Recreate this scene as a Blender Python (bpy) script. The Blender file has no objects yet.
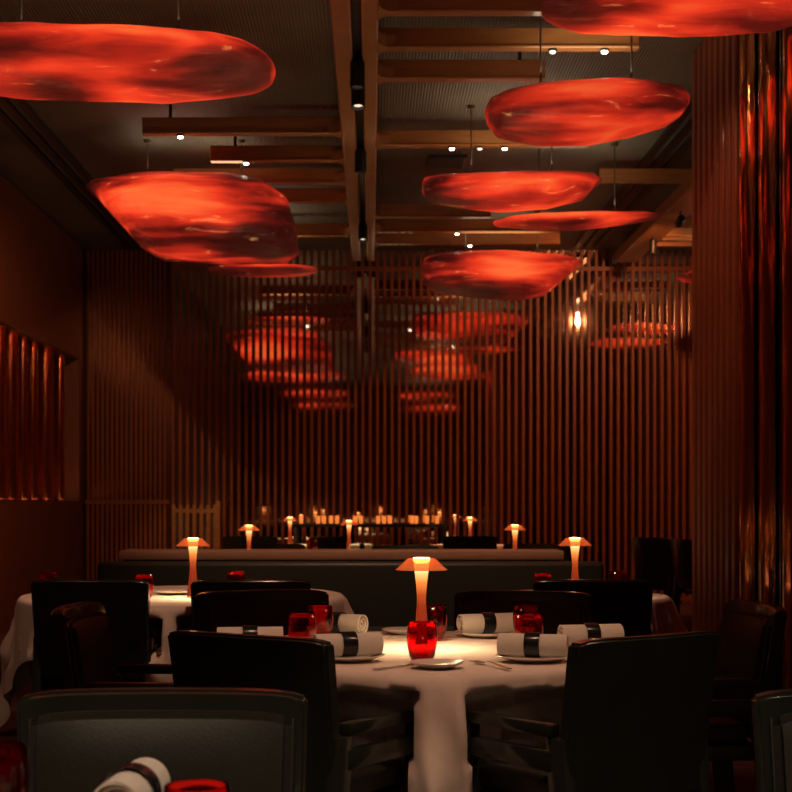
import bpy, bmesh, math, random
from mathutils import Vector, Matrix, noise
random.seed(7)
PI = math.pi
SC = bpy.context.scene
COL = SC.collection
F = 1485.0; VX = 372.0; HY = 500.0; CH = 1.25      # focal length in px, vanishing point, eye height

def X(px, d): return (px - VX) * d / F              # survey helper: photo column at depth d -> metres
def Z(py, d): return CH + (HY - py) * d / F

# ------------------------------------------------------------------ materials
def mat(name, col=(.5,.5,.5), rough=.5, metal=0.0, coat=0.0, trans=0.0, ior=1.45, emit=None, es=0.0, spec=None, alpha=None):
    m = bpy.data.materials.new(name); m.use_nodes = True
    b = m.node_tree.nodes['Principled BSDF']
    b.inputs['Base Color'].default_value = (*col, 1)
    b.inputs['Roughness'].default_value = rough
    b.inputs['Metallic'].default_value = metal
    b.inputs['Coat Weight'].default_value = coat
    b.inputs['Coat Roughness'].default_value = .08
    b.inputs['Transmission Weight'].default_value = trans
    b.inputs['IOR'].default_value = ior
    if spec is not None: b.inputs['Specular IOR Level'].default_value = spec
    if emit:
        b.inputs['Emission Color'].default_value = (*emit, 1); b.inputs['Emission Strength'].default_value = es
    return m
def nodes(m):
    nt = m.node_tree
    return nt, nt.nodes['Principled BSDF']
def N(nt, t, **kw):
    n = nt.nodes.new(t)
    for k, v in kw.items():
        if k in n.inputs: n.inputs[k].default_value = v
        else: setattr(n, k, v)
    return n
def ramp(nt, stops):
    r = nt.nodes.new('ShaderNodeValToRGB'); e = r.color_ramp.elements
    while len(e) < len(stops): e.new(.5)
    for i, (p, c) in enumerate(stops):
        e[i].position = p; e[i].color = (*c, 1) if len(c) == 3 else c
    return r
def coords(nt, scale=(1,1,1), loc=(0,0,0)):
    tc = nt.nodes.new('ShaderNodeTexCoord'); mp = nt.nodes.new('ShaderNodeMapping')
    mp.inputs['Scale'].default_value = scale; mp.inputs['Location'].default_value = loc
    nt.links.new(tc.outputs['Object'], mp.inputs['Vector']); return mp.outputs['Vector']
def noisecol(m, c1, c2, scale=(5,5,5), nscale=3, bump=0.0, detail=6, rough=None):
    nt, b = nodes(m); v = coords(nt, scale)
    n = N(nt, 'ShaderNodeTexNoise', Scale=nscale, Detail=detail); nt.links.new(v, n.inputs['Vector'])
    r = ramp(nt, [(.3, c1), (.7, c2)]); nt.links.new(n.outputs['Fac'], r.inputs['Fac'])
    nt.links.new(r.outputs['Color'], b.inputs['Base Color'])
    if rough:
        mr = N(nt, 'ShaderNodeMapRange'); mr.inputs['To Min'].default_value = rough[0]; mr.inputs['To Max'].default_value = rough[1]
        nt.links.new(n.outputs['Fac'], mr.inputs['Value']); nt.links.new(mr.outputs['Result'], b.inputs['Roughness'])
    if bump:
        bp = N(nt, 'ShaderNodeBump', Strength=bump); bp.inputs['Distance'].default_value = .01
        nt.links.new(n.outputs['Fac'], bp.inputs['Height']); nt.links.new(bp.outputs['Normal'], b.inputs['Normal'])
    return m

M = {}
M['lacquer'] = noisecol(mat('black_lacquer', rough=.16, coat=.5, spec=.5), (.020,.026,.020), (.028,.035,.028), nscale=2, rough=(.16,.3))
M['leather'] = noisecol(mat('dark_leather', rough=.42, spec=.5), (.026,.027,.021), (.036,.035,.027), (60,60,60), 3, bump=.06)
M['banq'] = noisecol(mat('banquette_leather', rough=.45), (.022,.028,.022), (.030,.036,.028), (30,30,30), 3, bump=.08)
M['stitch'] = mat('pale_piping', (.09,.085,.075), .3)
M['cloth'] = noisecol(mat('table_linen', rough=.9), (.74,.63,.57), (.80,.70,.64), (3,3,3), 6, bump=.15)
M['napkin'] = noisecol(mat('napkin_linen', rough=.95), (.74,.68,.60), (.82,.77,.70), (90,90,90), 4, bump=.5)
M['band'] = mat('napkin_band', (.012,.012,.014), .25)
M['china'] = mat('white_china', (.78,.76,.72), .18, coat=.3)
M['steel'] = mat('cutlery_steel', (.72,.68,.62), .34, 1.0)
M['redglass'] = mat('red_glass', (.85,.02,.015), .04, trans=1.0, ior=1.45)
M['ceil'] = mat('ceiling_panel', (.09,.085,.065), .55)
nt, b = nodes(M['ceil'])
v = coords(nt); w = N(nt, 'ShaderNodeTexWave', Scale=14.0, Distortion=.0); nt.links.new(v, w.inputs['Vector'])
n = N(nt, 'ShaderNodeTexNoise', Scale=.7, Detail=3.0); nt.links.new(v, n.inputs['Vector'])
r = ramp(nt, [(.3, (.035,.038,.030)), (.7, (.15,.14,.105))]); nt.links.new(n.outputs['Fac'], r.inputs['Fac'])
nt.links.new(r.outputs['Color'], b.inputs['Base Color'])
bp = N(nt, 'ShaderNodeBump', Strength=.5); bp.inputs['Distance'].default_value = .01
nt.links.new(w.outputs['Fac'], bp.inputs['Height']); nt.links.new(bp.outputs['Normal'], b.inputs['Normal'])
M['dark'] = mat('matt_black_metal', (.008,.009,.008), .4)
M['beam'] = noisecol(mat('ceiling_beam_wood', rough=.4, coat=.2), (.30,.125,.04), (.40,.17,.055), (1,6,6), 4, bump=.08)
M['slat'] = noisecol(mat('wall_slat_wood', rough=.42, coat=.05), (.20,.058,.022), (.30,.088,.032), (20,20,.8), 3, bump=.05)
M['panelwood'] = noisecol(mat('left_wall_veneer', rough=.45), (.17,.058,.024), (.21,.072,.03), (4,1,1), 3)
M['backglass'] = mat('smoked_mirror', (.72,.60,.50), .035, 1.0)
M['copper'] = mat('polished_copper', (.85,.38,.18), .12, 1.0)
nt, b = nodes(M['copper'])
v = coords(nt, (30,30,2.2)); n = N(nt, 'ShaderNodeTexNoise', Scale=1.0, Detail=3.0); nt.links.new(v, n.inputs['Vector'])
bp = N(nt, 'ShaderNodeBump', Strength=.35); bp.inputs['Distance'].default_value = .02
nt.links.new(n.outputs['Fac'], bp.inputs['Height']); nt.links.new(bp.outputs['Normal'], b.inputs['Normal'])
M['blackpipe'] = mat('polished_black_metal', (.06,.055,.05), .08, 1.0)
M['carpet'] = noisecol(mat('floor_carpet', rough=.95), (.05,.018,.012), (.10,.035,.02), (2,2,2), 5, bump=.3)
M['ledge'] = noisecol(mat('ledge_wood', rough=.35), (.34,.20,.13), (.46,.28,.19), (1,12,12), 3)
M['wire'] = mat('steel_wire', (.25,.22,.18), .4, 1.0)
M['vent'] = mat('vent_grille', (.05,.045,.035), .5)
M['plaster'] = mat('dark_plaster', (.03,.028,.022), .8)
M['bulb'] = mat('warm_bulb', (1,.8,.5), .4, emit=(1,.70,.38), es=14)
M['spotlens'] = mat('spot_lens', (1,.9,.7), .4, emit=(1,.86,.66), es=14)
M['dimlens'] = mat('spot_lens_dim', (1,.9,.7), .4, emit=(1,.8,.6), es=1.2)
M['candle'] = mat('amber_candle_glass', (.9,.35,.08), .3, emit=(1,.26,.05), es=.75)

# lamp body: amber acrylic lit from its top, dimmer lower down (the body itself glows)
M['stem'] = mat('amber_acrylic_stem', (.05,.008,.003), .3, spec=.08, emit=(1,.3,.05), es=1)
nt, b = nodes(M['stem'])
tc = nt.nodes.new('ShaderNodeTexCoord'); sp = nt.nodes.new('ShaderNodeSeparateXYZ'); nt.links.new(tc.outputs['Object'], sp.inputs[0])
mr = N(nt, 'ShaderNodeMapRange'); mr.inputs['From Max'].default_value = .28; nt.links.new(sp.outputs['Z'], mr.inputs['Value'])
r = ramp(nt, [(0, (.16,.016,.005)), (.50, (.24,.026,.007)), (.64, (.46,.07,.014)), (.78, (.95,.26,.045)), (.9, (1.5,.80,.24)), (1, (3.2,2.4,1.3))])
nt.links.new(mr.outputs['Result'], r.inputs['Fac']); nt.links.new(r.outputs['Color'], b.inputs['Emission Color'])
lw = N(nt, 'ShaderNodeLayerWeight', Blend=.3)
M['shade'] = mat('amber_acrylic_shade', (.9,.35,.12), .15, emit=(.85,.27,.09), es=.20)
nt, b = nodes(M['shade'])
tr = N(nt, 'ShaderNodeBsdfTransparent'); tr.inputs['Color'].default_value = (1,.62,.35,1)
mx = N(nt, 'ShaderNodeMixShader', Fac=.5); out = nt.nodes['Material Output']
nt.links.new(b.outputs[0], mx.inputs[1]); nt.links.new(tr.outputs[0], mx.inputs[2]); nt.links.new(mx.outputs[0], out.inputs['Surface'])

def pendant_mat(i, seed, boost=1.0, lift=0.0):
    m = mat('glowing_red_resin_%d' % i, (.07,.006,.004), .24, coat=.12, emit=(1,.1,.03), es=boost)
    nt, b = nodes(m)
    def nz(sc, loc, scale, det, dist, rg=.5):
        v = coords(nt, sc, loc); n = N(nt, 'ShaderNodeTexNoise', Scale=scale, Detail=det, Roughness=rg, Distortion=dist)
        nt.links.new(v, n.inputs['Vector']); return n.outputs['Fac']
    def mth(op, a, c):
        n = N(nt, 'ShaderNodeMath', operation=op)
        for k, q in ((0,a),(1,c)):
            if isinstance(q, (int,float)): n.inputs[k].default_value = q
            else: nt.links.new(q, n.inputs[k])
        return n.outputs[0]
    broad = nz((.75,1.0,4.6), (seed*3.1, seed*1.7, seed), 1.15, 2.0, .5)
    fine = nz((1.0,2,6), (seed, seed*2, seed*5), 2.6, 8.0, 1.2, .62)
    # the lamps inside are brightest half way along and fade at both ends
    tc = nt.nodes.new('ShaderNodeTexCoord'); mp = nt.nodes.new('ShaderNodeMapping'); mp.inputs['Location'].default_value = (-.5,-.5,-.56)
    nt.links.new(tc.outputs['Generated'], mp.inputs['Vector'])
    mp2 = nt.nodes.new('ShaderNodeMapping'); mp2.inputs['Scale'].default_value = (1.9,.35,1.9); nt.links.new(mp.outputs[0], mp2.inputs['Vector'])
    ln = N(nt, 'ShaderNodeVectorMath', operation='LENGTH'); nt.links.new(mp2.outputs[0], ln.inputs[0])
    core = N(nt, 'ShaderNodeMapRange'); core.inputs['From Min'].default_value = .15; core.inputs['From Max'].default_value = 1.0
    core.inputs['To Min'].default_value = .22; core.inputs['To Max'].default_value = -.20
    nt.links.new(ln.outputs['Value'], core.inputs['Value'])
    f = mth('ADD', mth('MULTIPLY', mth('SUBTRACT', broad, .5), 1.5), .555+lift)
    f = mth('ADD', f, core.outputs['Result'])
    f = mth('ADD', f, mth('MULTIPLY', mth('SUBTRACT', fine, .5), .28))
    r = ramp(nt, [(.22, (.022,.0025,.002)), (.38, (.10,.006,.004)), (.52, (.42,.018,.008)), (.68, (.86,.045,.014)), (.92, (1.05,.15,.035))])
    nt.links.new(f, r.inputs['Fac'])
    r2 = ramp(nt, [(.63, (0,0,0)), (.70, (.6,.30,.08))]); nt.links.new(fine, r2.inputs['Fac'])
    m1 = N(nt, 'ShaderNodeMixRGB', blend_type='ADD'); m1.inputs['Fac'].default_value = .5
    nt.links.new(r.outputs['Color'], m1.inputs['Color1']); nt.links.new(r2.outputs['Color'], m1.inputs['Color2'])
    nt.links.new(m1.outputs['Color'], b.inputs['Emission Color'])
    bp = N(nt, 'ShaderNodeBump', Strength=.9); bp.inputs['Distance'].default_value = .03
    nt.links.new(fine, bp.inputs['Height']); nt.links.new(bp.outputs['Normal'], b.inputs['Normal'])
    return m

# ------------------------------------------------------------------ mesh helpers
def bx(bm, x0, x1, y0, y1, z0, z1, bev=0.0, seg=2, mtx=None):
    r = bmesh.ops.create_cube(bm, size=1)
    vs = r['verts']
    bmesh.ops.scale(bm, vec=(x1-x0, y1-y0, z1-z0), verts=vs)
    bmesh.ops.translate(bm, vec=((x0+x1)/2, (y0+y1)/2, (z0+z1)/2), verts=vs)
    if bev:
        es = list({e for v in vs for e in v.link_edges})
        rr = bmesh.ops.bevel(bm, geom=es, offset=bev, segments=seg, affect='EDGES', profile=.5)
        vs = list({v for f in rr['faces'] for v in f.verts} | {v for v in vs if v.is_valid})
    if mtx is not None: bmesh.ops.transform(bm, matrix=mtx, verts=vs)
    return vs
def lathe(bm, prof, seg=32, cap0=True, cap1=True, mtx=None):
    rings = []
    for r, z in prof:
        if r < 1e-6: rings.append([bm.verts.new((0,0,z))])
        else: rings.append([bm.verts.new((r*math.cos(2*PI*i/seg), r*math.sin(2*PI*i/seg), z)) for i in range(seg)])
    for a, b in zip(rings, rings[1:]):
        for i in range(seg):
            j = (i+1) % seg
            if len(a) == 1 and len(b) == 1: continue
            if len(a) == 1: bm.faces.new((a[0], b[j], b[i])) 
            elif len(b) == 1: bm.faces.new((a[i], a[j], b[0]))
            else: bm.faces.new((a[i], a[j], b[j], b[i]))
    if cap0 and len(rings[0]) > 1: bm.faces.new(list(reversed(rings[0])))
    if cap1 and len(rings[-1]) > 1: bm.faces.new(rings[-1])
    if mtx is not None: bmesh.ops.transform(bm, matrix=mtx, verts=[v for r in rings for v in r])
def tube(bm, p, q, r, seg=8):
    p = Vector(p); q = Vector(q); d = q-p
    m = Matrix.Translation(p) @ d.to_track_quat('Z', 'Y').to_matrix().to_4x4()
    lathe(bm, [(r,0),(r,d.length)], seg, mtx=m)
def prism(bm, pts, z0, z1):
    a = [bm.verts.new((x,y,z0)) for x,y in pts]; b = [bm.verts.new((x,y,z1)) for x,y in pts]
    n = len(pts)
    bm.faces.new(list(reversed(a))); bm.faces.new(b)
    for i in range(n): bm.faces.new((a[i], a[(i+1)%n], b[(i+1)%n], b[i]))
def obj(name, bm, m, parent=None, smooth=True, loc=None):
    bmesh.ops.recalc_face_normals(bm, faces=bm.faces)
    me = bpy.data.meshes.new(name); bm.to_mesh(me); bm.free()
    if smooth:
        me.polygons.foreach_set('use_smooth', [True]*len(me.polygons))
        try: me.set_sharp_from_angle(angle=math.radians(38))
        except Exception: pass
    me.materials.append(m)
    o = bpy.data.objects.new(name, me); COL.objects.link(o)
    if parent: o.parent = parent
    if loc: o.location = loc
    return o
def box_obj(name, dims, m, parent=None, bev=.004):
    bm = bmesh.new(); bx(bm, *dims, bev); return obj(name, bm, m, parent)
def tag(o, label, cat, group=None):
    o['label'] = label; o['category'] = cat
    if group: o['group'] = group
    return o
def struct(o): o['kind'] = 'structure'; return o
def thing(name, label, cat, loc=(0,0,0), rz=0, group=None):
    o = bpy.data.objects.new(name, None); COL.objects.link(o); o.empty_display_size = .1
    o.location = loc; o.rotation_euler = (0,0,rz); return tag(o, label, cat, group)
def dup(o, loc, rz, label, group=None, parent=None):
    c = o.copy(); COL.objects.link(c)
    if parent is None:
        c.location = loc; c.rotation_euler = (0,0,rz); c['label'] = label
        if group: c['group'] = group
        elif 'group' in c: del c['group']
    else: c.parent = parent
    for ch in list(o.children): dup(ch, None, None, None, None, c)
    return c
used = set()
def place(proto, loc, rz, label, group=None):
    if proto.name not in used:
        used.add(proto.name); proto.location = loc; proto.rotation_euler = (0,0,rz); proto['label'] = label
        if group: proto['group'] = group
        return proto
    return dup(proto, loc, rz, label, group)

# ------------------------------------------------------------------ setting
CEIL = Z(250, 18.0); BACK = 18.0; LW = -3.47; RW = 4.6; FRONT = -4.5
struct(box_obj('floor', (LW-.2, RW+.2, FRONT, BACK+.2, -.1, 0), M['carpet'], bev=0))
struct(box_obj('ceiling', (LW-.2, RW+.2, FRONT, BACK+.2, CEIL, CEIL+.1), M['ceil'], bev=0))
# ceiling: dark recessed strips running along the room
for k, xc in ((1, -2.78), (2, 2.55)):
    bm = bmesh.new()
    for dx in (-.12, 0, .12): bx(bm, xc+dx-.03, xc+dx+.03, FRONT, BACK-.3, CEIL-.03, CEIL-.001)
    struct(obj('trim_%d' % k, bm, M['dark'], smooth=False))
# left wall with a recess of copper tubes
RZ0, RZ1, RY0, RY1 = 1.24, 2.93, 10.5, 17.6
bm = bmesh.new()
bx(bm, LW-.35, LW, FRONT, 17.8, 0, RZ0); bx(bm, LW-.35, LW, FRONT, 17.8, RZ1, CEIL)
bx(bm, LW-.35, LW, FRONT, RY0, RZ0, RZ1); bx(bm, LW-.35, LW, RY1, 17.8, RZ0, RZ1)
bx(bm, LW-.35, LW-.25, RY0, RY1, RZ0, RZ1)
bx(bm, LW-.3, LW-.12, 17.8, BACK, 0, CEIL)
struct(obj('wall_left', bm, M['panelwood'], smooth=False))
# back wall
bm = bmesh.new(); bx(bm, LW-.3, RW+.2, BACK+.03, BACK+.2, 0, CEIL)
struct(obj('wall_back', bm, M['backglass'], smooth=False))
bm = bmesh.new()
sp = 7.3*BACK/F
x = X(173, BACK)
while x < RW:
    bx(bm, x-.019, x+.019, BACK-.012, BACK+.028, 0, CEIL-.002, .005, 1); x += sp
for zz in (.03, CEIL-.25): bx(bm, X(173,BACK), RW, BACK+.0, BACK+.029, zz, zz+.05)
struct(obj('trim_3', bm, M['slat'], smooth=False))
# left end of the back wall: finer flutes, low dado
bm = bmesh.new()
x = LW+.03
while x < X(169, BACK):
    bx(bm, x-.017, x+.017, BACK-.02, BACK+.029, 0, 1.24, .005, 1); x += .058
x = LW+.03
while x < X(169, BACK):
    bx(bm, x-.013, x+.013, BACK-.0, BACK+.029, 1.24, CEIL-.002, .004, 1); x += .058
bx(bm, LW, X(169,BACK), BACK-.03, BACK+.029, 1.2, 1.25)
struct(obj('trim_4', bm, M['slat'], smooth=False))
M['bronzeglass'] = mat('dark_bronze_panel', (.16,.07,.035), .22, .8)
struct(box_obj('trim_11', (LW-.1, X(171,BACK), BACK+.005, BACK+.029, 0, CEIL-.003), M['bronzeglass'], bev=0))
struct(box_obj('wall_front', (LW-.35, RW+.2, FRONT-.2, FRONT, 0, CEIL), M['panelwood'], bev=0))
struct(box_obj('wall_right', (RW, RW+.2, FRONT, BACK, 0, CEIL), M['panelwood'], bev=0))
# projecting pier on the right, clad in slats
PX = 2.2
bm = bmesh.new(); bx(bm, PX+.1, RW, 7.2, 10.15, 0, CEIL); struct(obj('wall_pier', bm, M['plaster'], smooth=False))
bm = bmesh.new()
y = 8.93
while y < 10.18:
    bx(bm, PX-.03, PX+.1, y-.045, y+.045, 0, CEIL-.003, .012, 2); y += .158
bx(bm, PX+.05, PX+.099, 8.8, 10.15, 0, CEIL-.003)
xx = PX+.08
while xx < RW:
    bx(bm, xx-.045, xx+.045, 10.151, 10.25, 0, CEIL-.003, .012, 2); xx += .158
struct(obj('trim_5', bm, M['slat'], smooth=False))

# copper tubes
def make_tube(h, r, m, name, label, cat, loc, group=None):
    bm = bmesh.new(); lathe(bm, [(r*1.08,0),(r*1.08,.03),(r,.035),(r,h-.03),(r*1.04,h-.028),(r*1.04,h)], 28)
    o = obj(name, bm, m, None, loc=loc); return tag(o, label, cat, group)
make_tube(CEIL-.004, .075, M['copper'], 'copper_tube', 'floor to ceiling polished copper tube next to the slatted pier', 'column', (PX+.02, 8.66, .001))
make_tube(CEIL-.004, .055, M['blackpipe'], 'black_tube', 'polished black tube between the first and second copper tubes', 'column', (PX+.05, 8.43, .001))
make_tube(CEIL-.004, .075, M['copper'], 'copper_tube', 'second polished copper tube from the slatted pier, near the right frame edge', 'column', (PX+.02, 8.21, .001))
make_tube(CEIL-.004, .055, M['blackpipe'], 'black_tube', 'polished black tube at the very right edge of the picture', 'column', (PX+.05, 7.99, .001))
make_tube(CEIL-.004, .075, M['copper'], 'copper_tube', 'third polished copper tube, cut by the right frame edge', 'column', (PX+.02, 7.75, .001))
for px in (-14, 1, 11, 22, 34, 44, 56, 70):
    y = -LW*F/(VX-px)
    r = random.choice((.055,.07,.085))
    make_tube(RZ1-RZ0-.004, r, M['copper'], 'wall_recess_tube', 'vertical polished copper tube standing in the left wall recess', 'column', (LW-.12, y, RZ0+.002), 'copper tubes in the left wall recess')

# low lit slatted screen at the back left
bm = bmesh.new()
xa, xb = X(174, 17.3), X(216, 17.3)
k = 0; x = xa
while x <= xb: bx(bm, x-.022, x+.022, 17.27, 17.31, 0, 1.19, .005, 1); x += .08
bx(bm, xa-.02, xb+.02, 17.31, 17.33, 1.10, 1.15); bx(bm, xa-.02, xb+.02, 17.31, 17.33, .3, .35); bx(bm, xb, xb+.05, 17.25, 17.36, 0, 1.24)
tag(obj('slatted_screen', bm, M['beam'], smooth=False), 'low brown slatted screen against the back wall, left of the far tables', 'screen')

# ------------------------------------------------------------------ ceiling frame of wooden beams
ZB = CH + 2.8; T = .13; S_ = 2.8
def bd(py): return S_*F/(HY-py)
def bxp(px, py): return (px-VX)/(HY-py)*S_
bm = bmesh.new()
bx(bm, -.235, -.125, 2.0, 17.4, ZB, ZB+T, .008, 1); bx(bm, -.062, .036, 2.0, 17.4, ZB, ZB+T, .008, 1)
def cross(bm, py, xa, xb, inner):
    y = bd(py); w = .05
    bx(bm, min(xa,xb), max(xa,xb), y, y+w, ZB+.004, ZB+T, .006, 1)
    bx(bm, min(xa,xb), max(xa,xb), y-.012, y+w+.03, ZB, ZB+.02, .006, 1)
    s = -1 if xb < xa else 1
    for q in (1, -1):      # curved fillets where the board meets the rail
        pts = [(inner, y+w/2)] + [(inner + s*.13*(1-math.cos(a*PI/10))*1.0, y+w/2 + q*(w/2+.13*(1-math.sin(a*PI/10)))) for a in range(6)]
        pts = [(inner, y+w/2+q*(w/2+.12)), (inner+s*.02, y+w/2+q*(w/2+.06)), (inner+s*.05, y+w/2+q*(w/2+.025)), (inner+s*.11, y+w/2+q*w/2), (inner, y+w/2)]
        if q*s < 0: pts.reverse()
        prism(bm, pts, ZB, ZB+T*.6)
for py, pxe in ((134,142),(161,210),(183,173),(202,215),(236,230)): cross(bm, py, -.23, bxp(pxe,py), -.235)
for py, pxe in ((48,640),(79,545),(146,590),(217,491),(232,560),(244,560),(12,600)): cross(bm, py, .03, bxp(pxe,py), .036)
struct(obj('trim_6', bm, M['beam'], smooth=False))
# dark lighting track between the two rails
struct(box_obj('trim_7', (-.12, -.066, 2.0, 17.4, ZB+.05, ZB+.09), M['dark'], bev=0))
bm = bmesh.new()
for y in (4, 8, 12, 16): bx(bm, -.11, -.076, y, y+.03, ZB+.09, CEIL)
struct(obj('trim_8', bm, M['dark'], smooth=False))
# right hand rail and boards
bm = bmesh.new()
bx(bm, 2.86, 3.12, 10.4, 17.5, ZB, ZB+T, .008, 1)
y = bd(183); bx(bm, bxp(600,183), 2.86, y, y+.05, ZB, ZB+T, .006, 1)
for py in (246, 236, 226, 240): y = bd(py); bx(bm, 3.12, 3.9, y, y+.05, ZB, ZB+T*.7, .006, 1)
struct(obj('trim_9', bm, M['beam'], smooth=False))
bm = bmesh.new()
for y in (10.6, 14, 17.2): bx(bm, 2.95, 3.0, y, y+.04, ZB+T, CEIL)
for y in (2.5, 6.5, 10.5, 14.5, 17.2):
    bx(bm, -.2, -.16, y, y+.04, ZB+T, CEIL); bx(bm, -.04, 0, y, y+.04, ZB+T, CEIL)
for py, pxe in ((134,170),(161,235),(48,610),(79,520),(146,520)): 
    y = bd(py); xx = bxp(pxe, py); bx(bm, xx-.012, xx+.012, y+.015, y+.035, ZB+T-.01, CEIL)
struct(obj('trim_10', bm, M['dark'], smooth=False))

# ceiling vent
dv = (CEIL-CH)*F/(HY-161)
t = thing('ceiling_vent', 'dark square grille in the ceiling between the centre boards', 'vent', (X(447,dv), dv, CEIL-.02))
bm = bmesh.new(); bx(bm, -.17, .17, -.22, .22, 0, .02, .004, 1); obj('frame', bm, M['dark'], t)
bm = bmesh.new()
for i in range(9): bx(bm, -.145, .145, -.19+i*.045, -.175+i*.045, -.006, .003)
obj('grille', bm, M['vent'], t)

# small downlights under the boards
def downlight(px, py, label, m='spotlens', r=.021):
    y = bd(py)+.02; x = bxp(px, py)
    t = thing('downlight', label, 'light', (x, y, ZB-.012), 0)
    bm = bmesh.new(); lathe(bm, [(r*1.35,.011),(r*1.35,0),(r*1.0,-.003)], 20); obj('bezel', bm, M['dark'], t)
    bm = bmesh.new(); lathe(bm, [(r,-.0035),(r*.8,-.014),(0,-.018)], 20); obj('lens', bm, M[m], t)
downlight(180,134,'tiny bright downlight under the widest left ceiling board')
downlight(246,161,'tiny bright downlight under the second left ceiling board')
downlight(605,48,'tiny downlight near the right end of the top right ceiling board')
downlight(553,48,'unlit looking downlight mid way along the top right ceiling board','dimlens')
downlight(452,146,'bright downlight under the centre right ceiling board, left one')
downlight(480,146,'dim downlight on the centre right ceiling board, second from the rail','dimlens')
downlight(505,146,'downlight on the centre right ceiling board beside the rock shaped pendant')
downlight(457,232,'small bright downlight above the low pendant, on the narrow far board')
downlight(470,244,'small downlight on the farthest right board')

# track spotlights
def track_spot(x, y, z, label, tilt=.25, lit='dimlens', rz=0, energy=0, target=None, size=.8, scale=1.0):
    t = thing('track_spotlight', label, 'spotlight', (x, y, z), rz); t.scale = (scale,)*3
    bm = bmesh.new(); bx(bm, -.02, .02, -.05, .05, .0, .03, .004, 1); tube(bm, (0,0,.002), (0,0,-.07), .009); obj('mount', bm, M['dark'], t)
    R = Matrix.Translation((0,0,-.09)) @ Matrix.Rotation(tilt, 4, 'X')
    bm = bmesh.new(); lathe(bm, [(.0,.075),(.032,.07),(.038,.05),(.038,-.08),(.031,-.082),(.029,-.06)], 20, cap1=False, mtx=R); obj('housing', bm, M['dark'], t)
    bm = bmesh.new(); lathe(bm, [(.029,-.062),(.0,-.066)], 20, mtx=R); obj('lens', bm, M[lit], t)
for px, py, lab in ((356,70,'nearest upper black track spotlight in the centre slot'),(357,92,'black track spotlight in the centre slot just below the nearest one'),
                    (361,158,'middle black track spotlight in the centre slot, beside the left boards'),(363,230,'far black track spotlight low in the centre slot')):
    y = (ZB-.05-CH)*F/(HY-py); track_spot(-.093, y, ZB+.05, lab, tilt=random.uniform(-.3,.4), lit='dimlens', scale=1.25)
track_spot(2.99, 12.9, ZB-.0, 'black spotlight hanging from the right wooden rail near the pier', .3)
track_spot(2.99, 14.4, ZB-.0, 'bright spotlight on the right wooden rail aimed at the slatted back wall', 1.35, 'spotlens', rz=0)
track_spot(2.99, 15.8, ZB-.0, 'farthest black spotlight on the right wooden rail', .2)

# ------------------------------------------------------------------ glowing pendants
def interp(pts, x):
    if x <= pts[0][0]: return pts[0][1]
    for (a, ya), (b, yb) in zip(pts, pts[1:]):
        if x <= b: t = (x-a)/(b-a); return ya+(yb-ya)*t
    return pts[-1][1]
def pendant(i, d, top, bot, ry, label, seed, boost=1.0, wires=None, skew=0):
    x0, x1 = top[0][0], top[-1][0]
    cx = (x0+x1)/2; cyp = sum(p[1] for p in top+bot)/len(top+bot)
    wx, wz = X(cx, d), Z(cyp, d)
    se = math.sin(math.atan((wz-CH)/d))
    bm = bmesh.new(); nu, nv = 56, 32; rings = []
    for a in range(nu+1):
        u = -math.cos(PI*a/nu); px = cx+(x1-x0)/2*u
        zt, zb = Z(interp(top,px), d), Z(interp(bot,px), d)
        prof = max(0, 1-abs(u)**3.2)**(1/2.4)
        ryy = ry*prof
        app = max((zt-zb)/2, .004); hz = math.sqrt(max(app*app-(ryy*se)**2, (app*.45)**2))
        zc = (zt+zb)/2 - wz
        if a in (0, nu): rings.append([bm.verts.new((X(px,d)-wx, 0, zc))]); continue
        ring = []
        for k in range(nv):
            th = 2*PI*k/nv; c, s = math.cos(th), math.sin(th)
            yy = ryy*math.copysign(abs(c)**.8, c); zz = hz*math.copysign(abs(s)**.75, s)
            p = Vector((X(px,d)-wx, yy, zc+zz))
            nn = noise.noise(p*2.3+Vector((seed*9.1,0,0)))*.03 + noise.noise(p*7+Vector((0,seed*5,0)))*.012
            k2 = 1+nn*1.2
            p.y *= 1+nn*3; p.z = zc+(p.z-zc)*k2 
            ring.append(bm.verts.new(p))
        rings.append(ring)
    for a, b in zip(rings, rings[1:]):
        for k in range(nv):
            j = (k+1) % nv
            if len(a) == 1: bm.faces.new((a[0], b[k], b[j]))
            elif len(b) == 1: bm.faces.new((a[k], b[0], a[j]))
            else: bm.faces.new((a[k], b[k], b[j], a[j]))
    t = thing('pendant_light', label, 'pendant light', (wx, d, wz))
    s = obj('lamp_shade', bm, pendant_mat(i, seed, boost, {0:.13, 3:.08, 5:.05, 7:-.03}.get(i, 0)), t)
    w = (x1-x0)/2*d/F
    for q in (wires or (-.45, .45)):
        zt = Z(interp(top, cx+(x1-x0)/2*q), d) - wz - .05
        bm = bmesh.new(); tube(bm, (q*w, 0, zt), (q*w, 0, CEIL-wz), .006); lathe(bm, [(.03,CEIL-wz-.03),(.03,CEIL-wz)], 14, mtx=Matrix.Translation((q*w,0,0)))
        obj('suspension_wire', bm, M['wire'], t)
    # added warm area light above the shade, brightens the ceiling
    l = bpy.data.lights.new('ceiling_wash', 'AREA'); l.shape = 'RECTANGLE'; l.size = w*1.0; l.size_y = ry*.6
    l.energy = WASH; l.color = (1,.80,.52)
    lo = bpy.data.objects.new('ceiling_wash', l); COL.objects.link(lo); lo.parent = t
    lo.location = (0, 0, Z(min(p[1] for p in top), d)-wz+.06); lo.rotation_euler = (PI, 0, 0)
WASH = 3.2
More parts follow.
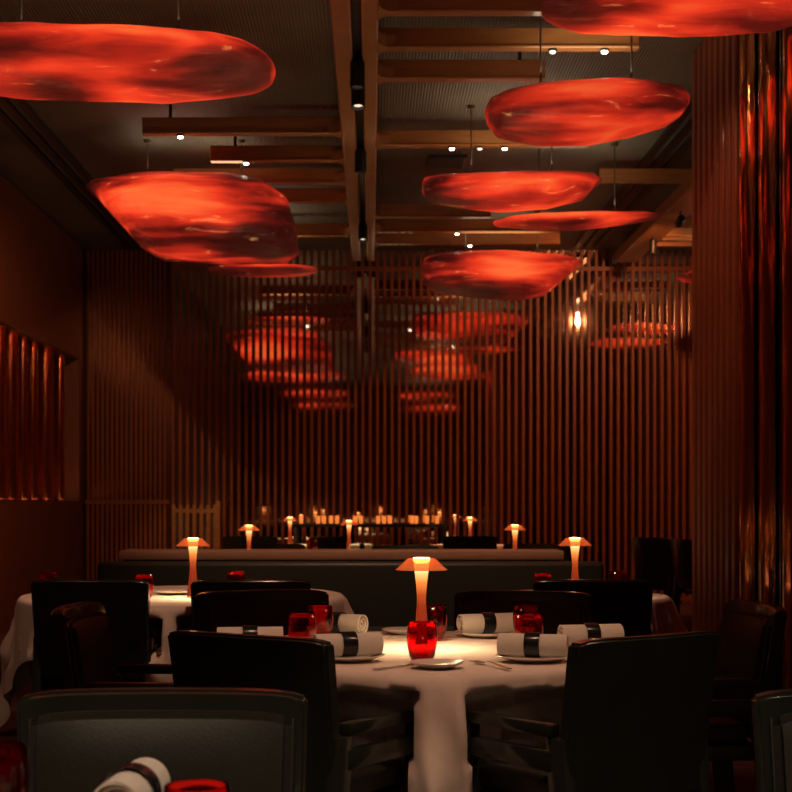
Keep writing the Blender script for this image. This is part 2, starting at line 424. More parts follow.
pendant(0, 8.0, [(-75,62),(-60,48),(-30,37),(0,32),(60,31),(150,34),(220,37),(250,44),(268,56),(275,68)],
        [(-75,62),(-60,80),(-30,92),(0,98),(60,99),(150,100),(220,97),(250,92),(268,82),(275,68)], .62,
        'large long glowing red pendant cut by the left frame edge', 1.3)
pendant(1, 12.5, [(90,192),(100,182),(130,178),(180,175),(230,176),(265,183),(288,200),(296,225),(299,252)],
        [(90,192),(100,206),(120,228),(140,250),(160,260),(200,263),(240,264),(285,263),(299,254)], .75,
        'big bowl shaped glowing red pendant at the left, pointed at its left end', 2.7)
pendant(2, 15.8, [(208,270),(225,266),(260,264),(300,265),(318,269)], [(208,270),(225,275),(260,277),(300,276),(318,270)], .4,
        'small thin glowing red pendant low behind the big left one', 3.9)
pendant(3, 7.15, [(543,2),(560,-15),(620,-30),(700,-36),(780,-32),(820,-18),(835,0)],
        [(543,3),(555,8),(580,15),(620,19),(680,22),(740,22),(792,20),(822,12),(835,2)], .6,
        'glowing red pendant in the top right corner of the picture', 4.4)
pendant(4, 9.05, [(485,108),(489,99),(506,91),(540,85),(600,82),(640,84),(674,88),(684,96),(687,105)],
        [(485,110),(489,124),(500,136),(520,141),(550,145),(600,143),(640,136),(670,127),(682,118),(687,107)], .45,
        'rock shaped glowing red pendant, right of centre, in front of the pier', 5.2, .85)
pendant(5, 11.4, [(422,184),(424,178),(440,175),(500,173),(560,172),(590,174),(601,182)],
        [(422,186),(424,196),(435,203),(460,208),(500,211),(550,208),(585,200),(601,183)], .4,
        'narrow glowing red pendant with square left end under the rock shaped one', 6.1)
pendant(6, 12.6, [(493,222),(510,216),(540,213),(600,212),(640,213),(661,216)],
        [(493,223),(500,227),(530,229),(580,230),(620,226),(650,220),(661,217)], .3,
        'very thin blade like glowing red pendant right of centre', 7.7)
pendant(7, 15.6, [(422,266),(425,258),(440,254),(500,252),(560,255),(575,259),(581,264)],
        [(422,268),(424,285),(440,292),(480,298),(520,300),(545,296),(560,284),(575,271),(581,265)], .55,
        'lowest glowing red pendant in the centre, just in front of the back wall', 8.6)
pendant(8, 15.6, [(678,276),(690,269),(720,267),(760,270),(775,276)], [(678,277),(690,282),(720,284),(760,282),(775,277)], .4,
        'glowing red pendant mostly hidden behind the right pier', 9.3)
pendant(9, 13.8, [(720,245),(740,238),(790,236),(830,240),(845,246)], [(720,246),(740,255),(790,258),(830,254),(845,247)], .45,
        'glowing red pendant seen only in the back wall mirror, right side', 10.2)

for k, (x_, d_, w_) in enumerate(((-1.3, 3.2, 1.5), (1.3, 2.4, 1.4), (-1.2, -1.0, 1.5), (1.5, -2.0, 1.5), (.6, 5.2, 1.2))):
    if k == 4: continue
    f_ = F/5.0       # built with the same helper as the others, then moved to its place behind the photographer
    c_ = VX + x_*f_; h_ = HY - 2.36*f_; a_ = w_/2*f_
    o_before = set(bpy.data.objects)
    pendant(10+k, 5.0, [(c_-a_,h_),(c_-a_*.8,h_-22),(c_,h_-36),(c_+a_*.8,h_-26),(c_+a_,h_)], [(c_-a_,h_+3),(c_-a_*.7,h_+34),(c_+a_*.2,h_+44),(c_+a_*.8,h_+26),(c_+a_,h_+3)], .5,
        'glowing red pendant above or behind the photographer, seen only reflected in the back wall', 11.3+k, 1.3)
    for o_ in set(bpy.data.objects)-o_before:
        if o_.parent is None: o_.location.y = d_; o_['group'] = 'reflected pendants'
# ------------------------------------------------------------------ furniture: chair
def make_chair():
    t = thing('dining_chair', 'x', 'chair')
    H0, H1, W = .40, .875, .272
    def arc(x, w=.272): return -.27 + .038*(x/w)**2        # concave back: ends come forward
    def panel(bm, xs, z0, z1, y_off0, y_off1, rec=.07, puff=.0, rnd=.0):
        n = len(xs); g = {}
        zs = [z0+(z1-z0)*k/8 for k in range(9)]
        for s, off in ((0,y_off0),(1,y_off1)):
            for i, x in enumerate(xs):
                for k, z in enumerate(zs):
                    lean = -rec*(z-.4)/.475
                    xw = x*(1+.04*(z-.4)/.475)
                    zz = z
                    if rnd and k == 8: zz = z - rnd*max(0,(abs(x)/max(abs(xs[0]),1e-6)))**8
                    pf = s*puff*(1-abs(x/xs[0])**3.5)*(1-abs(k/4-1)**3.5)
                    g[s,i,k] = bm.verts.new((xw, arc(x)+off+lean+pf, zz))
        for s in (0,1):
            for i in range(n-1):
                for k in range(8): bm.faces.new((g[s,i,k],g[s,i+1,k],g[s,i+1,k+1],g[s,i,k+1]))
        for i in range(n-1):
            bm.faces.new((g[0,i,0],g[0,i+1,0],g[1,i+1,0],g[1,i,0])); bm.faces.new((g[0,i,8],g[0,i+1,8],g[1,i+1,8],g[1,i,8]))
        for k in range(8):
            bm.faces.new((g[0,0,k],g[0,0,k+1],g[1,0,k+1],g[1,0,k])); bm.faces.new((g[0,n-1,k],g[0,n-1,k+1],g[1,n-1,k+1],g[1,n-1,k]))
    xs = [-W+2*W*i/18 for i in range(19)]
    bm = bmesh.new(); panel(bm, xs, H0, H1, -.02, .03, rnd=.012)
    bmesh.ops.recalc_face_normals(bm, faces=bm.faces)
    es = [e for e in bm.edges if len(e.link_faces)==2 and e.calc_face_angle(0) > 1.0]
    bmesh.ops.bevel(bm, geom=es, offset=.008, segments=3, affect='EDGES')
    sh = obj('back_shell', bm, M['lacquer'], t)
    xs2 = [-.245+.49*i/16 for i in range(17)]
    bm = bmesh.new(); panel(bm, xs2, .46, .838, .03, .056, rnd=.012, puff=.026)
    bmesh.ops.recalc_face_normals(bm, faces=bm.faces)
    es = [e for e in bm.edges if len(e.link_faces)==2 and e.calc_face_angle(0) > 1.0]
    bmesh.ops.bevel(bm, geom=es, offset=.016, segments=4, affect='EDGES')
    cu = obj('back_cushion', bm, M['leather'], t)
    for s in (-1,1):
        bm = bmesh.new(); pp = None
        for k in range(9):
            z = .47+k*.0445; lean = -.07*(z-.4)/.475; x = s*.2465*(1+.04*(z-.4)/.475)
            q = (x, arc(.2465)+.038+lean, z)
            if pp: tube(bm, pp, q, .0026, 6)
            pp = q
        bmesh.ops.remove_doubles(bm, verts=bm.verts, dist=.0015)
        obj('piping', bm, M['stitch'], cu)
    bm = bmesh.new(); bx(bm, -.24, .24, -.2, .185, .40, .475, .028, 4); obj('seat', bm, M['leather'], t)
    bm = bmesh.new(); bx(bm, -.245, .245, -.235, .18, .345, .398, .008); obj('seat_rail', bm, M['lacquer'], t)
    for s in (-1,1):
        # arm: board flowing from the back shell to the front upright, with a lower rail
        bm = bmesh.new()
        bx(bm, s*.274-.021, s*.274+.021, -.215, .19, .60, .636, .008)
        obj('armrest', bm, M['lacquer'], t)
        bm = bmesh.new(); bx(bm, s*.274-.018, s*.274+.018, -.215, .15, .505, .562, .006); obj('side_rail', bm, M['lacquer'], t)
        bm = bmesh.new(); vs = bx(bm, s*.274-.021, s*.274+.021, .125, .188, 0, .602, .006)
        for v in vs:
            if v.co.z < .05: v.co.y -= .006
        obj('leg', bm, M['lacquer'], t)
        bm = bmesh.new(); vs = bx(bm, s*.266-.021, s*.266+.021, -.262, -.19, 0, .6, .006)
        for v in vs:
            if v.co.z < .05: v.co.y -= .05
        obj('leg', bm, M['lacquer'], t)
    return t
CHAIR = make_chair()
FOOT = []
def chair(px, d, fx, fy, label, group=None, xw=None):
    """px,d = where the middle of the backrest shows; (fx,fy) = direction the chair faces"""
    l = math.hypot(fx, fy); fx /= l; fy /= l
    x = X(px, d) if xw is None else xw
    FOOT.append((x+fx*.30, d+fy*.30, fx, fy))
    return place(CHAIR, (x+fx*.30, d+fy*.30, 0), math.atan2(-fx, fy), label, group)

chair(164, 2.92, .01, -1, 'black chair with large leather back facing the camera, front left foreground')
chair(897, 2.92, -.02, -1, 'black chair with leather back cut by the right frame edge in the foreground')
chair(247, 4.17, .55, .83, 'glossy black chair seen from behind at the near left of the centre table')
chair(648, 4.15, -.58, .81, 'large glossy black chair seen from behind at the near right of the centre table')
chair(78, 5.3, 1, -.06, 'black chair turned to the right with stitched leather back, left of the centre table')
chair(756, 5.4, -1, -.06, 'black chair turned to the left with stitched leather back, near the copper tubes')
chair(262, 6.15, .33, -.95, 'black chair with brown leather back on the far left side of the centre table')
chair(523, 6.1, -.22, -.97, 'black chair with brown leather back on the far right side of the centre table')
chair(90, 7.0, .08, 1, 'glossy black chair seen from behind at the near side of the left table, left one')
chair(251, 7.0, -.08, 1, 'black chair seen from behind at the right side of the left table')
chair(593, 7.02, .0, 1, 'wide black chair seen from behind at the right rear table')

# ------------------------------------------------------------------ tables and cloths
def make_cloth(R, S, rot, seed, wx, wy):
    bm = bmesh.new(); n = 288; rings = []
    rings.append([bm.verts.new((0,0,.0))])
    tops = [R*.25, R*.5, R*.75, R*.93, R*.985]
    for r in tops:
        rings.append([bm.verts.new((r*math.cos(2*PI*i/n), r*math.sin(2*PI*i/n), .0015*noise.noise(Vector((r*4*math.cos(2*PI*i/n), r*4*math.sin(2*PI*i/n), seed)))-(.001 if r>R*.95 else 0))) for i in range(n)])
    NT = 26
    for k in range(NT+1):
        t = k/NT; ring = []
        for i in range(n):
            th = 2*PI*i/n; a = th-rot
            c = max(abs(math.cos(a)), abs(math.sin(a)))      # straight sides of the square cloth
            L = min(S/c, S*1.38) - R
            drop = L*t
            q = ((a+PI/4) % (PI/2)) - PI/4                   # angle from middle of a side
            qc = abs(abs(q)-PI/4)                            # angle from the corner
            crn = math.exp(-(qc/.17)**2)
            side = math.exp(-((qc-.30)/.10)**2)
            f = min(1, drop/.16)
            fold = crn*.10*min(1,drop/.3) - side*.06*f
            fold += .026*f*math.sin(a*16+seed+1.5*math.sin(a*3+seed)) + .014*f*math.sin(a*29+seed*2+drop*6) + .012*f*noise.noise(Vector((math.cos(th)*4, math.sin(th)*4, drop*5+seed)))
            fold += .055*f*(.35-abs(noise.noise(Vector((math.cos(th)*7+seed, math.sin(th)*7, drop*2.6+seed*3)))*2))
            rr = R + .006 + .01*(1-math.exp(-drop/.01)) + max(fold, -.0) + drop*.05
            if k == 0: rr = R+.002
            zz = max(-drop-.002, -.735)
            # chairs pushed in under the table press the cloth inwards
            for (ox, oy, fx, fy) in FOOT:
                g = 0
                while g < 40:
                    ex, ey = wx+rr*math.cos(th)-ox, wy+rr*math.sin(th)-oy
                    lx, ly = ex*fy-ey*fx, ex*fx+ey*fy
                    lim = (.225 if zz > -.115 else .215)
                    if zz < -.06 and abs(lx) < .34 and -.4 < ly < lim and rr > .12: rr -= .012; g += 1
                    else: break
            ring.append(bm.verts.new((rr*math.cos(th), rr*math.sin(th), zz)))
        rings.append(ring)
    for a, b in zip(rings, rings[1:]):
        for i in range(n):
            j = (i+1) % n
            if len(a) == 1: bm.faces.new((a[0], b[i], b[j]))
            else: bm.faces.new((a[i], b[i], b[j], a[j]))
    return bm
TH = .75
def table(x, y, R, S, rot, seed, tl, cl):
    t = thing('round_table', tl, 'table', (x, y, 0))
    bm = bmesh.new(); lathe(bm, [(R-.012,TH-.035),(R-.003,TH-.03),(R-.003,TH-.012),(R-.01,TH-.006)], 64); obj('tabletop', bm, M['dark'], t)
    bm = bmesh.new(); lathe(bm, [(.28,0),(.28,.02),(.06,.05),(.045,.1),(.045,TH-.04),(.15,TH-.035)], 32); obj('pedestal', bm, M['dark'], t)
    bm = make_cloth(R, S, rot, seed, x, y)
    o = obj('tablecloth', bm, M['cloth'], None, loc=(x, y, TH)); tag(o, cl, 'tablecloth')
    o.data.set_sharp_from_angle(angle=PI)
    return o
T1 = (.17, 5.0)
table(.17, 5.0, .70, .97, -PI/4-.02, 1.0, 'round table in the centre hidden under its pale cloth', 'pale pink white linen cloth hanging in folds on the centre table')
table(-1.0, 7.86, .84, 1.12, -PI/4, 2.2, 'round table at the left rear under a pale cloth', 'pale linen cloth on the left rear table')
table(1.05, 7.82, .50, .78, -PI/4, 3.1, 'small round table at the right rear mostly behind a black chair', 'pale linen cloth on the right rear table behind the black chair')
table(-.42, 1.78, .62, .85, -PI/4, 4.1, 'foreground table just below the frame under the leather chair', 'pale linen cloth of the foreground table, below the frame edge')

# ------------------------------------------------------------------ banquette with ledge
t = thing('banquette', 'long dark leather banquette behind the centre table', 'bench', (0, 9.2, 0))
xa, xb = X(96, 9.3), X(605, 9.3)
bm = bmesh.new(); bx(bm, xa, xb, .12, .30, .03, Z(562,9.35), .03, 4); obj('backrest', bm, M['banq'], t)
bm = bmesh.new(); bx(bm, xa, xb, -.33, .12, .32, .46, .03, 4); obj('seat', bm, M['banq'], t)
bm = bmesh.new(); bx(bm, xa+.03, xb-.03, -.28, .1, 0, .32); obj('base', bm, M['dark'], t)
t = thing('partition_ledge', 'long low partition topped with a pale wooden ledge behind the banquette', 'partition', (0, 9.8, 0))
bm = bmesh.new(); bx(bm, X(124,9.8), X(560,9.8), -.2, .2, Z(560,9.6), Z(551,9.6), .006); obj('ledge_board', bm, M['ledge'], t)
bm = bmesh.new(); bx(bm, X(128,9.8), X(556,9.8), -.17, .17, 0, Z(560,9.6)); obj('panel', bm, M['dark'], t)

# ------------------------------------------------------------------ table lamps
def make_lamp():
    t = thing('table_lamp', 'x', 'lamp')
    def rs(z): # hourglass stem: broad foot, narrow waist, flared top
        u = z/.285
        return .0145 + .0150*max(0,1-u/.58)**1.25 + .0125*max(0,(u-.5)/.5)**1.6
    bm = bmesh.new(); seg = 6*4; rings = []
    prof = [(rs(.285*k/24), .285*k/24) for k in range(25)]
    for k, (r, z) in enumerate(prof):
        ring = []
        for i in range(24):
            a = 2*PI*i/24 + z*2.6; q = 1+.08*math.cos(4*(a))*(1-z/.32)
            ring.append(bm.verts.new((r*q*math.cos(a), r*q*math.sin(a), z)))
        rings.append(ring)
    for a, b in zip(rings, rings[1:]):
        for i in range(24): j=(i+1)%24; bm.faces.new((a[i],a[j],b[j],b[i]))
    bm.faces.new(list(reversed(rings[0]))); bm.faces.new(rings[-1])
    obj('stem', bm, M['stem'], t)
    bm = bmesh.new(); lathe(bm, [(.033,.0),(.033,.004),(.029,.006)], 28); obj('base_ring', bm, M['steel'], t)
    bm = bmesh.new(); lathe(bm, [(.020,.284),(.029,.292),(.030,.298),(.026,.3035),(0,.304)], 28); obj('bulb', bm, M['bulb'], t)
    bm = bmesh.new(); lathe(bm, [(.030,.303),(.047,.301),(.086,.264),(.0845,.2625),(.046,.2985),(.030,.3)], 40, cap0=False, cap1=False); 
    sh = obj('lamp_shade', bm, M['shade'], t)
    bm = bmesh.new(); lathe(bm, [(.0863,.2642),(.0868,.2632),(.0863,.2622),(.0846,.2622)], 40, cap0=False, cap1=False); obj('rim', bm, M['shade'], sh)
    l = bpy.data.lights.new('lamp_light', 'SPOT'); l.energy = 18; l.color = (1,.66,.34); l.spot_size = math.radians(165); l.spot_blend = 1; l.shadow_soft_size = .05
    lo = bpy.data.objects.new('lamp_light', l); COL.objects.link(lo); lo.parent = t; lo.location = (0,0,.258)
    return t
LAMP = make_lamp()
stem = [c for c in LAMP.children if c.name.startswith('stem')][0]
stem.visible_shadow = True
def lamp(px, d, label, z=TH, group=None, xw=None):
    o = place(LAMP, (X(px,d) if xw is None else xw, d, z+.0025), random.uniform(0,6), label, group)
    return o
lamp(421.5, 5.0, 'glowing amber mushroom lamp on the centre table')
lamp(193, 7.6, 'glowing amber mushroom lamp on the left rear table')
lamp(575, 7.65, 'glowing amber mushroom lamp on the right rear table')
lamp(249, 11.4, 'glowing lamp behind the wooden ledge, left of the far dining tables')
lamp(515, 11.6, 'glowing lamp behind the wooden ledge towards its right end')
lamp(349, 14.0, 'glowing lamp behind the middle of the wooden ledge')
lamp(290, 16.6, 'small far glowing lamp between the left two ledge lamps')
lamp(470, 16.6, 'small far glowing lamp right of the middle, over dark chairs')

# ------------------------------------------------------------------ far tables and chairs
def far_table(x, y, lab, R=.45, seed=1):
    table(x, y, R, R+.25, -PI/4, seed, 'far table behind the ledge ' + lab, 'pale cloth on the far table ' + lab)
far_table(X(249,11.4), 11.4, 'with the left ledge lamp', seed=5)
far_table(X(515,11.6), 11.6, 'with the right ledge lamp', seed=6)
far_table(X(349,14), 14.0, 'with the middle ledge lamp', seed=7)
far_table(X(290,16.6), 16.6, 'with the small far left lamp', seed=8)
far_table(X(470,16.6), 16.6, 'with the small far right lamp', seed=9)
chair(250, 15.45, -.1, 1, 'dark chair back just above the ledge below the far left lamp')
chair(332, 15.3, -.6, .8, 'dark chair back above the ledge beside the middle lamp')
chair(470, 15.5, 0, 1, 'dark chair back above the ledge under the far right lamp')
chair(405, 12.4, .2, 1, 'low dark chair back showing above the centre of the ledge')
chair(536, 12.78, -.1, -1, 'dark chair just behind the right lamp on the far side of the ledge')
chair(272, 12.7, .2, -1, 'dark chair just behind the left ledge lamp')
chair(650, 14.9, .9, .5, 'black chair standing before the back wall beside the slatted pier, left of two')
chair(686, 14.2, .95, .3, 'black chair partly behind the slatted pier, right of two')

# ------------------------------------------------------------------ tableware
def prof_glass():
    o = [(0,0),(.027,0),(.031,.003),(.0395,.022),(.0455,.05),(.0475,.078),(.0455,.105),(.043,.124),(.0415,.1255),(.0405,.124)]
    i = [(.043,.105),(.0447,.078),(.0427,.05),(.036,.026),(.027,.017),(0,.015)]
    return o+i
bm = bmesh.new(); lathe(bm, prof_glass(), 36, False, False)
GLASS = tag(obj('tumbler', bm, M['redglass']), 'x', 'glass')
def glass(x, y, label, group=None): return place(GLASS, (x, y, TH+.001), 0, label, group)
def plate_mesh(r):
    bm = bmesh.new(); lathe(bm, [(0,.001),(r*.55,.0),(r*.62,.004),(r*.97,.015),(r,.0175),(r*.985,.019),(r*.64,.0085),(r*.55,.006),(0,.006)], 44, False, False); return bm
PLATE = tag(obj('plate', plate_mesh(.118), M['china']), 'x', 'plate')
BREAD = tag(obj('side_plate', plate_mesh(.08), M['china']), 'x', 'plate')
# napkin roll lying along X
NAP = thing('napkin_roll', 'x', 'napkin')
def spiral(L, r0=.010, r1=.038, turns=3.75, thick=.0042):
    bm = bmesh.new(); n = 120; vs = []
    for i in range(n+1):
        u = i/n; a = u*turns*2*PI; r = r0+(r1-r0)*u
        for o in (0, thick):
            rr = r-o
            for s, k in ((-1, 0), (1, 0)):
                vs.append(bm.verts.new((s*(L/2-.004*math.sin(a*.5+o*200)*(.4+u)), rr*math.cos(a), r1+rr*math.sin(a))))
    for i in range(n):
        a = vs[i*4:i*4+4]; b = vs[i*4+4:i*4+8]     # outer-, outer+, inner-, inner+
        bm.faces.new((a[0],a[1],b[1],b[0])); bm.faces.new((a[2],a[3],b[3],b[2]))
        bm.faces.new((a[0],b[0],b[2],a[2])); bm.faces.new((a[1],b[1],b[3],a[3]))
    bm.faces.new((vs[0],vs[1],vs[3],vs[2])); bm.faces.new((vs[-4],vs[-3],vs[-1],vs[-2]))
    return bm
obj('cloth', spiral(.205), M['napkin'], NAP)
bm = bmesh.new(); m = Matrix.Translation((-.024,0,.038)) @ Matrix.Rotation(PI/2,4,'Y')
lathe(bm, [(.0392,0),(.0396,.002),(.0396,.046),(.0392,.048)], 40, False, False, mtx=m); obj('band', bm, M['band'], NAP)
def napkin(x, y, rz, label, z=TH+.0175):
    return place(NAP, (x, y, z), rz, label)
def setting(x, y, rz, pl, nl):
    place(PLATE, (x, y, TH+.002), 0, pl); napkin(x, y, rz, nl, TH+.0135)
setting(X(534,4.58), 4.60, -.28, 'white plate with rolled napkin at the near right of the centre table', 'rolled napkin with black band at the near right of the centre table')
setting(X(486,5.42), 5.42, .38, 'white plate under the rolled napkin at the far right of the centre table', 'rolled cream napkin with open spiral end at the far right of the centre table')
setting(X(347,4.6), 4.62, .35, 'white plate with rolled napkin at the near left of the centre table', 'rolled napkin with black band at the near left, beside the black chair')
setting(X(338,5.42), 5.42, 2.6, 'white plate under the rolled napkin at the far left of the centre table', 'rolled cream napkin with spiral end at the far left of the centre table')
setting(X(250,4.85), 4.85, .1, 'white plate hidden behind the near left chair back', 'rolled napkin peeping over the near left black chair')
setting(X(590,4.95), 4.95, .25, 'white plate behind the near right black chair back', 'rolled napkin standing out above the near right black chair')
place(BREAD, (X(437,4.41), 4.41, TH+.002), 0, 'small empty side plate at the near edge of the centre table')
place(BREAD, (X(403,5.56), 5.53, TH+.002), 0, 'small side plate at the far edge of the centre table')
glass(X(422,4.56), 4.56, 'red glass tumbler standing before the lamp on the centre table')
glass(X(434,5.27), 5.27, 'red glass tumbler just behind the lamp stem on the centre table')
glass(X(302,4.88), 4.88, 'red glass tumbler above the near left chair, front one of the pair')
glass(X(320,5.25), 5.25, 'red glass tumbler at the left, back one of the pair')
glass(X(529,4.84), 4.84, 'red glass tumbler at the right of the centre table, front one of the pair')
glass(X(526,5.28), 5.28, 'red glass tumbler at the right of the centre table, back one of the pair')
# cutlery
def make_fork():
    bm = bmesh.new()
    pts = [(-.10,.007),(-.06,.005),(0,.0035),(.035,.004),(.05,.011),(.062,.012)]
    hz = [.003,.004,.010,.006,.002,.003]
    prev = None
    for (x, w), h in zip(pts, hz):
        cur = [bm.verts.new((x,-w,h)), bm.verts.new((x,w,h)), bm.verts.new((x,w,h+.0022)), bm.verts.new((x,-w,h+.0022))]
        if prev:
            for i in range(4): j=(i+1)%4; bm.faces.new((prev[i],prev[j],cur[j],cur[i]))
        else: bm.faces.new(cur)
        prev = cur
    bm.faces.new(prev)
    for q in (-.0098,-.0033,.0033,.0098): bx(bm, .060, .098, q-.0017, q+.0017, .0035, .0058)
    return bm
FORK = tag(obj('fork', make_fork(), M['steel']), 'x', 'fork')
bm = bmesh.new(); prism(bm, [(-.11,-.007),(-.02,-.0055),(-.01,-.004),(.0,-.009),(.10,-.0085),(.115,.002),(.10,.006),(-.01,.0055),(-.11,.007)], .001, .0045)
KNIFE = tag(obj('knife', bm, M['steel'], smooth=False), 'x', 'knife')
NF = place(FORK, (.355, 4.455, TH+.0015), 1.98, 'silver fork lying at the near edge of the centre table')
NF.scale = (1.2,1.2,1.2)
place(KNIFE, (.078, 4.435, TH+.0015), .88, 'silver knife lying left of the small side plate')
place(FORK, (X(381,5.33), 5.30, TH+.0015), 2.9, 'silver fork at the far left of the centre table')
place(KNIFE, (X(455,5.45), 5.40, TH+.0015), .5, 'silver knife at the far right of the centre table')
# left and right rear tables
glass(X(145,7.45), 7.42, 'red glass tumbler on the left rear table beside the left chair back')
glass(X(48,7.7), 7.7, 'red glass tumbler at the far left of the left rear table')
glass(X(236,7.75), 7.75, 'red glass tumbler on the left rear table over the right chair back')
place(PLATE, (X(172,7.75), 7.85, TH+.002), 0, 'white plate beside the lamp on the left rear table')
glass(X(543,7.5), 7.5, 'red glass tumbler on the right rear table at its left edge')
glass(X(618,7.8), 7.8, 'red glass tumbler on the right rear table right of its lamp')
setting(X(603,7.4), 7.42, .2, 'white plate behind the wide black chair at the right rear', 'rolled napkin on the right rear table beside its lamp')
# foreground table
place(PLATE, (X(133,2.25), 2.2, TH+.002), 0, 'foreground plate below the frame under the rolled napkin')
FN = napkin(X(131,2.25), 2.24, 1.50, 'large rolled napkin with black band at the bottom left of the picture', TH+.0135)
FN.scale = (.95,1.12,1.12)
glass(X(-2,2.26), 2.26, 'large red tumbler cut by the bottom left corner of the picture')
glass(X(197,1.95), 1.95, 'red tumbler rim showing at the bottom edge beside the rolled napkin')
# far tables: tiny white and red things
glass(X(312,14.0), 14.05, 'tiny red tumbler on the far table beside the middle lamp')
napkin(X(361,13.9), 13.9, .3, 'tiny rolled napkin right of the middle ledge lamp')
napkin(X(500,11.5), 11.45, .2, 'tiny rolled napkin left of the right ledge lamp')
napkin(X(453,16.4), 16.4, .2, 'tiny rolled napkin on the far table left of the far right lamp')

# ------------------------------------------------------------------ console with candles in front of the back wall
t = thing('console', 'dark narrow console against the back wall carrying a row of candles', 'console', (X(372,17.6), 17.6, 0))
bm = bmesh.new(); bx(bm, -.95, .9, -.1, .1, .93, .97, .004); obj('top', bm, M['dark'], t)
for s in (-.9, .85): 
    bm = bmesh.new(); bx(bm, s-.03, s+.03, -.09, .09, 0, .93, .004); obj('leg', bm, M['dark'], t)
bm = bmesh.new(); lathe(bm, [(0,0),(.02,0),(.022,.01),(.024,.09),(.022,.09),(.0,.085)], 18, False, False)
CAN = tag(obj('candle_holder', bm, M['candle']), 'x', 'candle')
for px in (301, 318, 324, 331, 337, 355, 361, 378, 384, 390, 412, 416, 427, 437):
    place(CAN, (X(px,17.6), 17.6+random.uniform(-.05,.05), .971), 0, 'tiny amber candle glass on the console before the back wall', 'candles on the console by the back wall')

# tables behind the photographer, seen in the mirror
bt = [(-1.5,-1.6),(.2,-2.0),(1.6,-1.4),(-2.5,.6),(2.7,.9),(-2.4,3.4),(3.0,3.6)]
for i, (x, y) in enumerate(bt):
    t = thing('round_table', 'small table seen only as a dim reflection in the back wall', 'table', (x, y, 0), 0, 'reflected tables')
    bm = bmesh.new(); lathe(bm, [(.45,TH-.035),(.46,TH-.01),(.455,TH)], 48); obj('tabletop', bm, M['ledge'], t)
    bm = bmesh.new(); lathe(bm, [(.28,0),(.28,.02),(.05,.05),(.045,TH-.035)], 28); obj('pedestal', bm, M['dark'], t)
    lamp(0, y, 'glowing lamp seen only as a tiny reflection in the back wall', xw=x, group='reflected table lamps')

# ------------------------------------------------------------------ lights of the room and added fill lights
def light(kind, name, loc, energy, color, target=None, size=.1, spot=None, blend=.6, sy=None):
    l = bpy.data.lights.new(name, kind); l.energy = energy; l.color = color
    if kind == 'AREA':
        l.size = size
        if sy: l.shape = 'RECTANGLE'; l.size_y = sy
    else: l.shadow_soft_size = size
    if kind == 'SPOT': l.spot_size = math.radians(spot); l.spot_blend = blend
    o = bpy.data.objects.new(name, l); COL.objects.link(o); o.location = loc
    if target: o.rotation_euler = (Vector(target)-Vector(loc)).to_track_quat('-Z','Y').to_euler()
    return o
WARM = (1,.55,.33)
light('SPOT', 'table_spot', (-.09, 3.5, ZB-.1), 120, WARM, (.2, 4.75, .6), .015, 34)
light('SPOT', 'table_spot', (-.09, 6.2, ZB-.1), 130, WARM, (-1.0, 7.5, .6), .02, 42)
light('SPOT', 'table_spot', (-.09, 2.2, ZB-.1), 80, WARM, (-.45, 2.6, .75), .05, 36)
light('SPOT', 'table_spot', (-.09, 8.0, ZB-.1), 200, WARM, (0, 9.7, .9), .05, 60)
light('SPOT', 'table_spot', (-.09, 6.6, ZB-.1), 80, WARM, (1.15, 7.5, .75), .05, 30)
light('SPOT', 'chair_spot', (.6, 1.0, ZB-.1), 60, (1,.80,.58), (1.1, 2.9, .8), .05, 34)
light('SPOT', 'wall_spot', (2.99, 14.45, ZB-.2), 210, (1,.34,.13), (2.3, 18, 1.9), .04, 95)
light('SPOT', 'wall_spot', (-1.9, 16.2, ZB-.2), 130, (1,.62,.32), (-2.15, 17.3, .9), .05, 34)
light('SPOT', 'pier_spot', (1.2, 7.6, ZB-.1), 24, (1,.45,.22), (2.2, 9.3, 1.8), .05, 80)
light('SPOT', 'left_wall_fill', (-2.0, 10.7, ZB-.25), 200, (1,.44,.20), (-3.5, 14.8, .9), .012, 80)  # added spot without a fixture, brightens the left wall
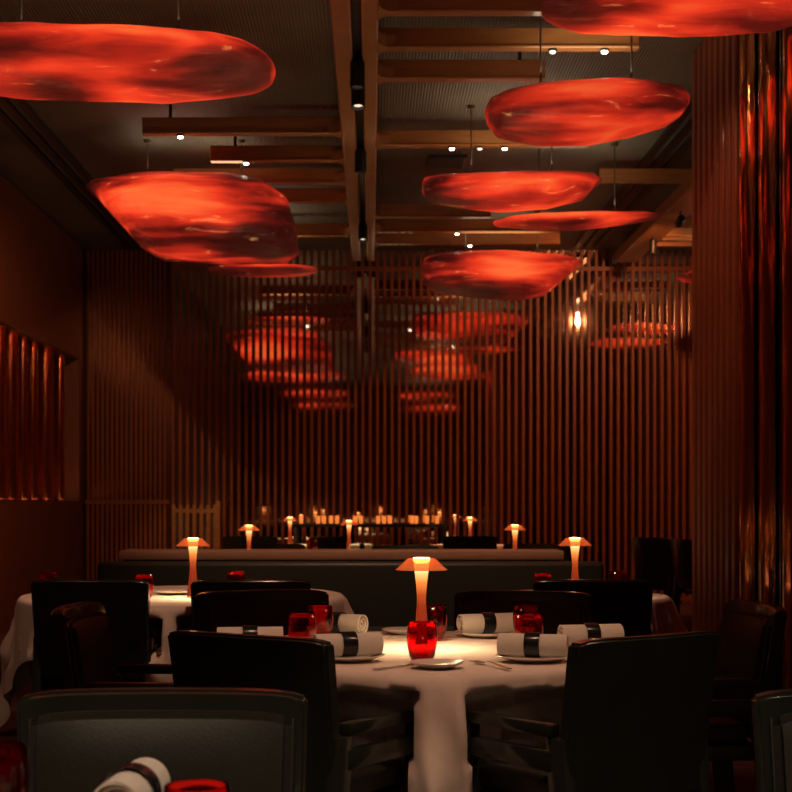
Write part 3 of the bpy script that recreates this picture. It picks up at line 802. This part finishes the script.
# added fill, out of view behind partition and photographer, brightens beams and ceiling
light('AREA', 'fill_uplight', (-.2, 10.35, .5), 15, (1,.68,.38), (-.2, 10.6, 4), 2.6, sy=.12)
light('AREA', 'fill_uplight', (0, -.6, .4), 12, (1,.72,.45), (0, 2.5, 4), 2.0, sy=.3)
light('SPOT', 'rear_fill_spot', (-.09, -.8, ZB-.1), 110, (1,.75,.5), (-1.2, -1.2, 0), .02, 100)  # this and the next: unseen spots added as fill behind the camera
light('SPOT', 'rear_fill_spot', (2.0, -1.6, ZB-.1), 110, (1,.75,.5), (2.2, -.4, 0), .02, 100)

light('SPOT', 'chair_spot', (-.55, .2, ZB-.1), 100, (1,.80,.54), (-.45, 2.9, .7), .03, 26)
light('SPOT', 'table_spot', (2.0, 3.5, ZB-.1), 90, WARM, (.2, 4.6, .5), .015, 30)  # added side spot, grazes the centre cloth to bring out its folds
light('SPOT', 'table_spot', (-2.3, 5.8, ZB-.1), 60, WARM, (-1.9, 7.7, .5), .02, 34)  # added spot, lifts the left corner of the left rear cloth
light('SPOT', 'cloth_fill_spot', (1.7, 4.6, ZB-.1), 150, (1,.80,.6), (-.2, 2.2, .4), .015, 36)  # added spot, brightens the foreground cloth for its reflection in the chair backs
light('AREA', 'recess_fill', (LW-.06, 14.6, RZ0+.02), 5, (1,.30,.12), (LW-.06, 14.6, 3), .06, sy=5.5)  # added strip light, brightens the foot of the recess tubes
w = bpy.data.worlds.new('night'); SC.world = w; w.use_nodes = True
w.node_tree.nodes['Background'].inputs['Color'].default_value = (.55,.72,.60,1)
w.node_tree.nodes['Background'].inputs['Strength'].default_value = .06

# ------------------------------------------------------------------ camera
cd = bpy.data.cameras.new('camera'); cam = bpy.data.objects.new('camera', cd); COL.objects.link(cam)
cam.location = (0,0,CH); cam.rotation_euler = (PI/2,0,0)
cd.sensor_width = 36; cd.lens = F/792*36; cd.shift_x = (396-VX)/792; cd.shift_y = (HY-396)/792
cd.clip_start = .05; cd.clip_end = 100
cd.dof.use_dof = True; cd.dof.focus_distance = 4.8; cd.dof.aperture_fstop = 8
SC.camera = cam
vs = SC.view_settings; vs.view_transform = 'Standard'; vs.look = 'None'; vs.gamma = 1; vs.use_curve_mapping = False; vs.exposure = 0
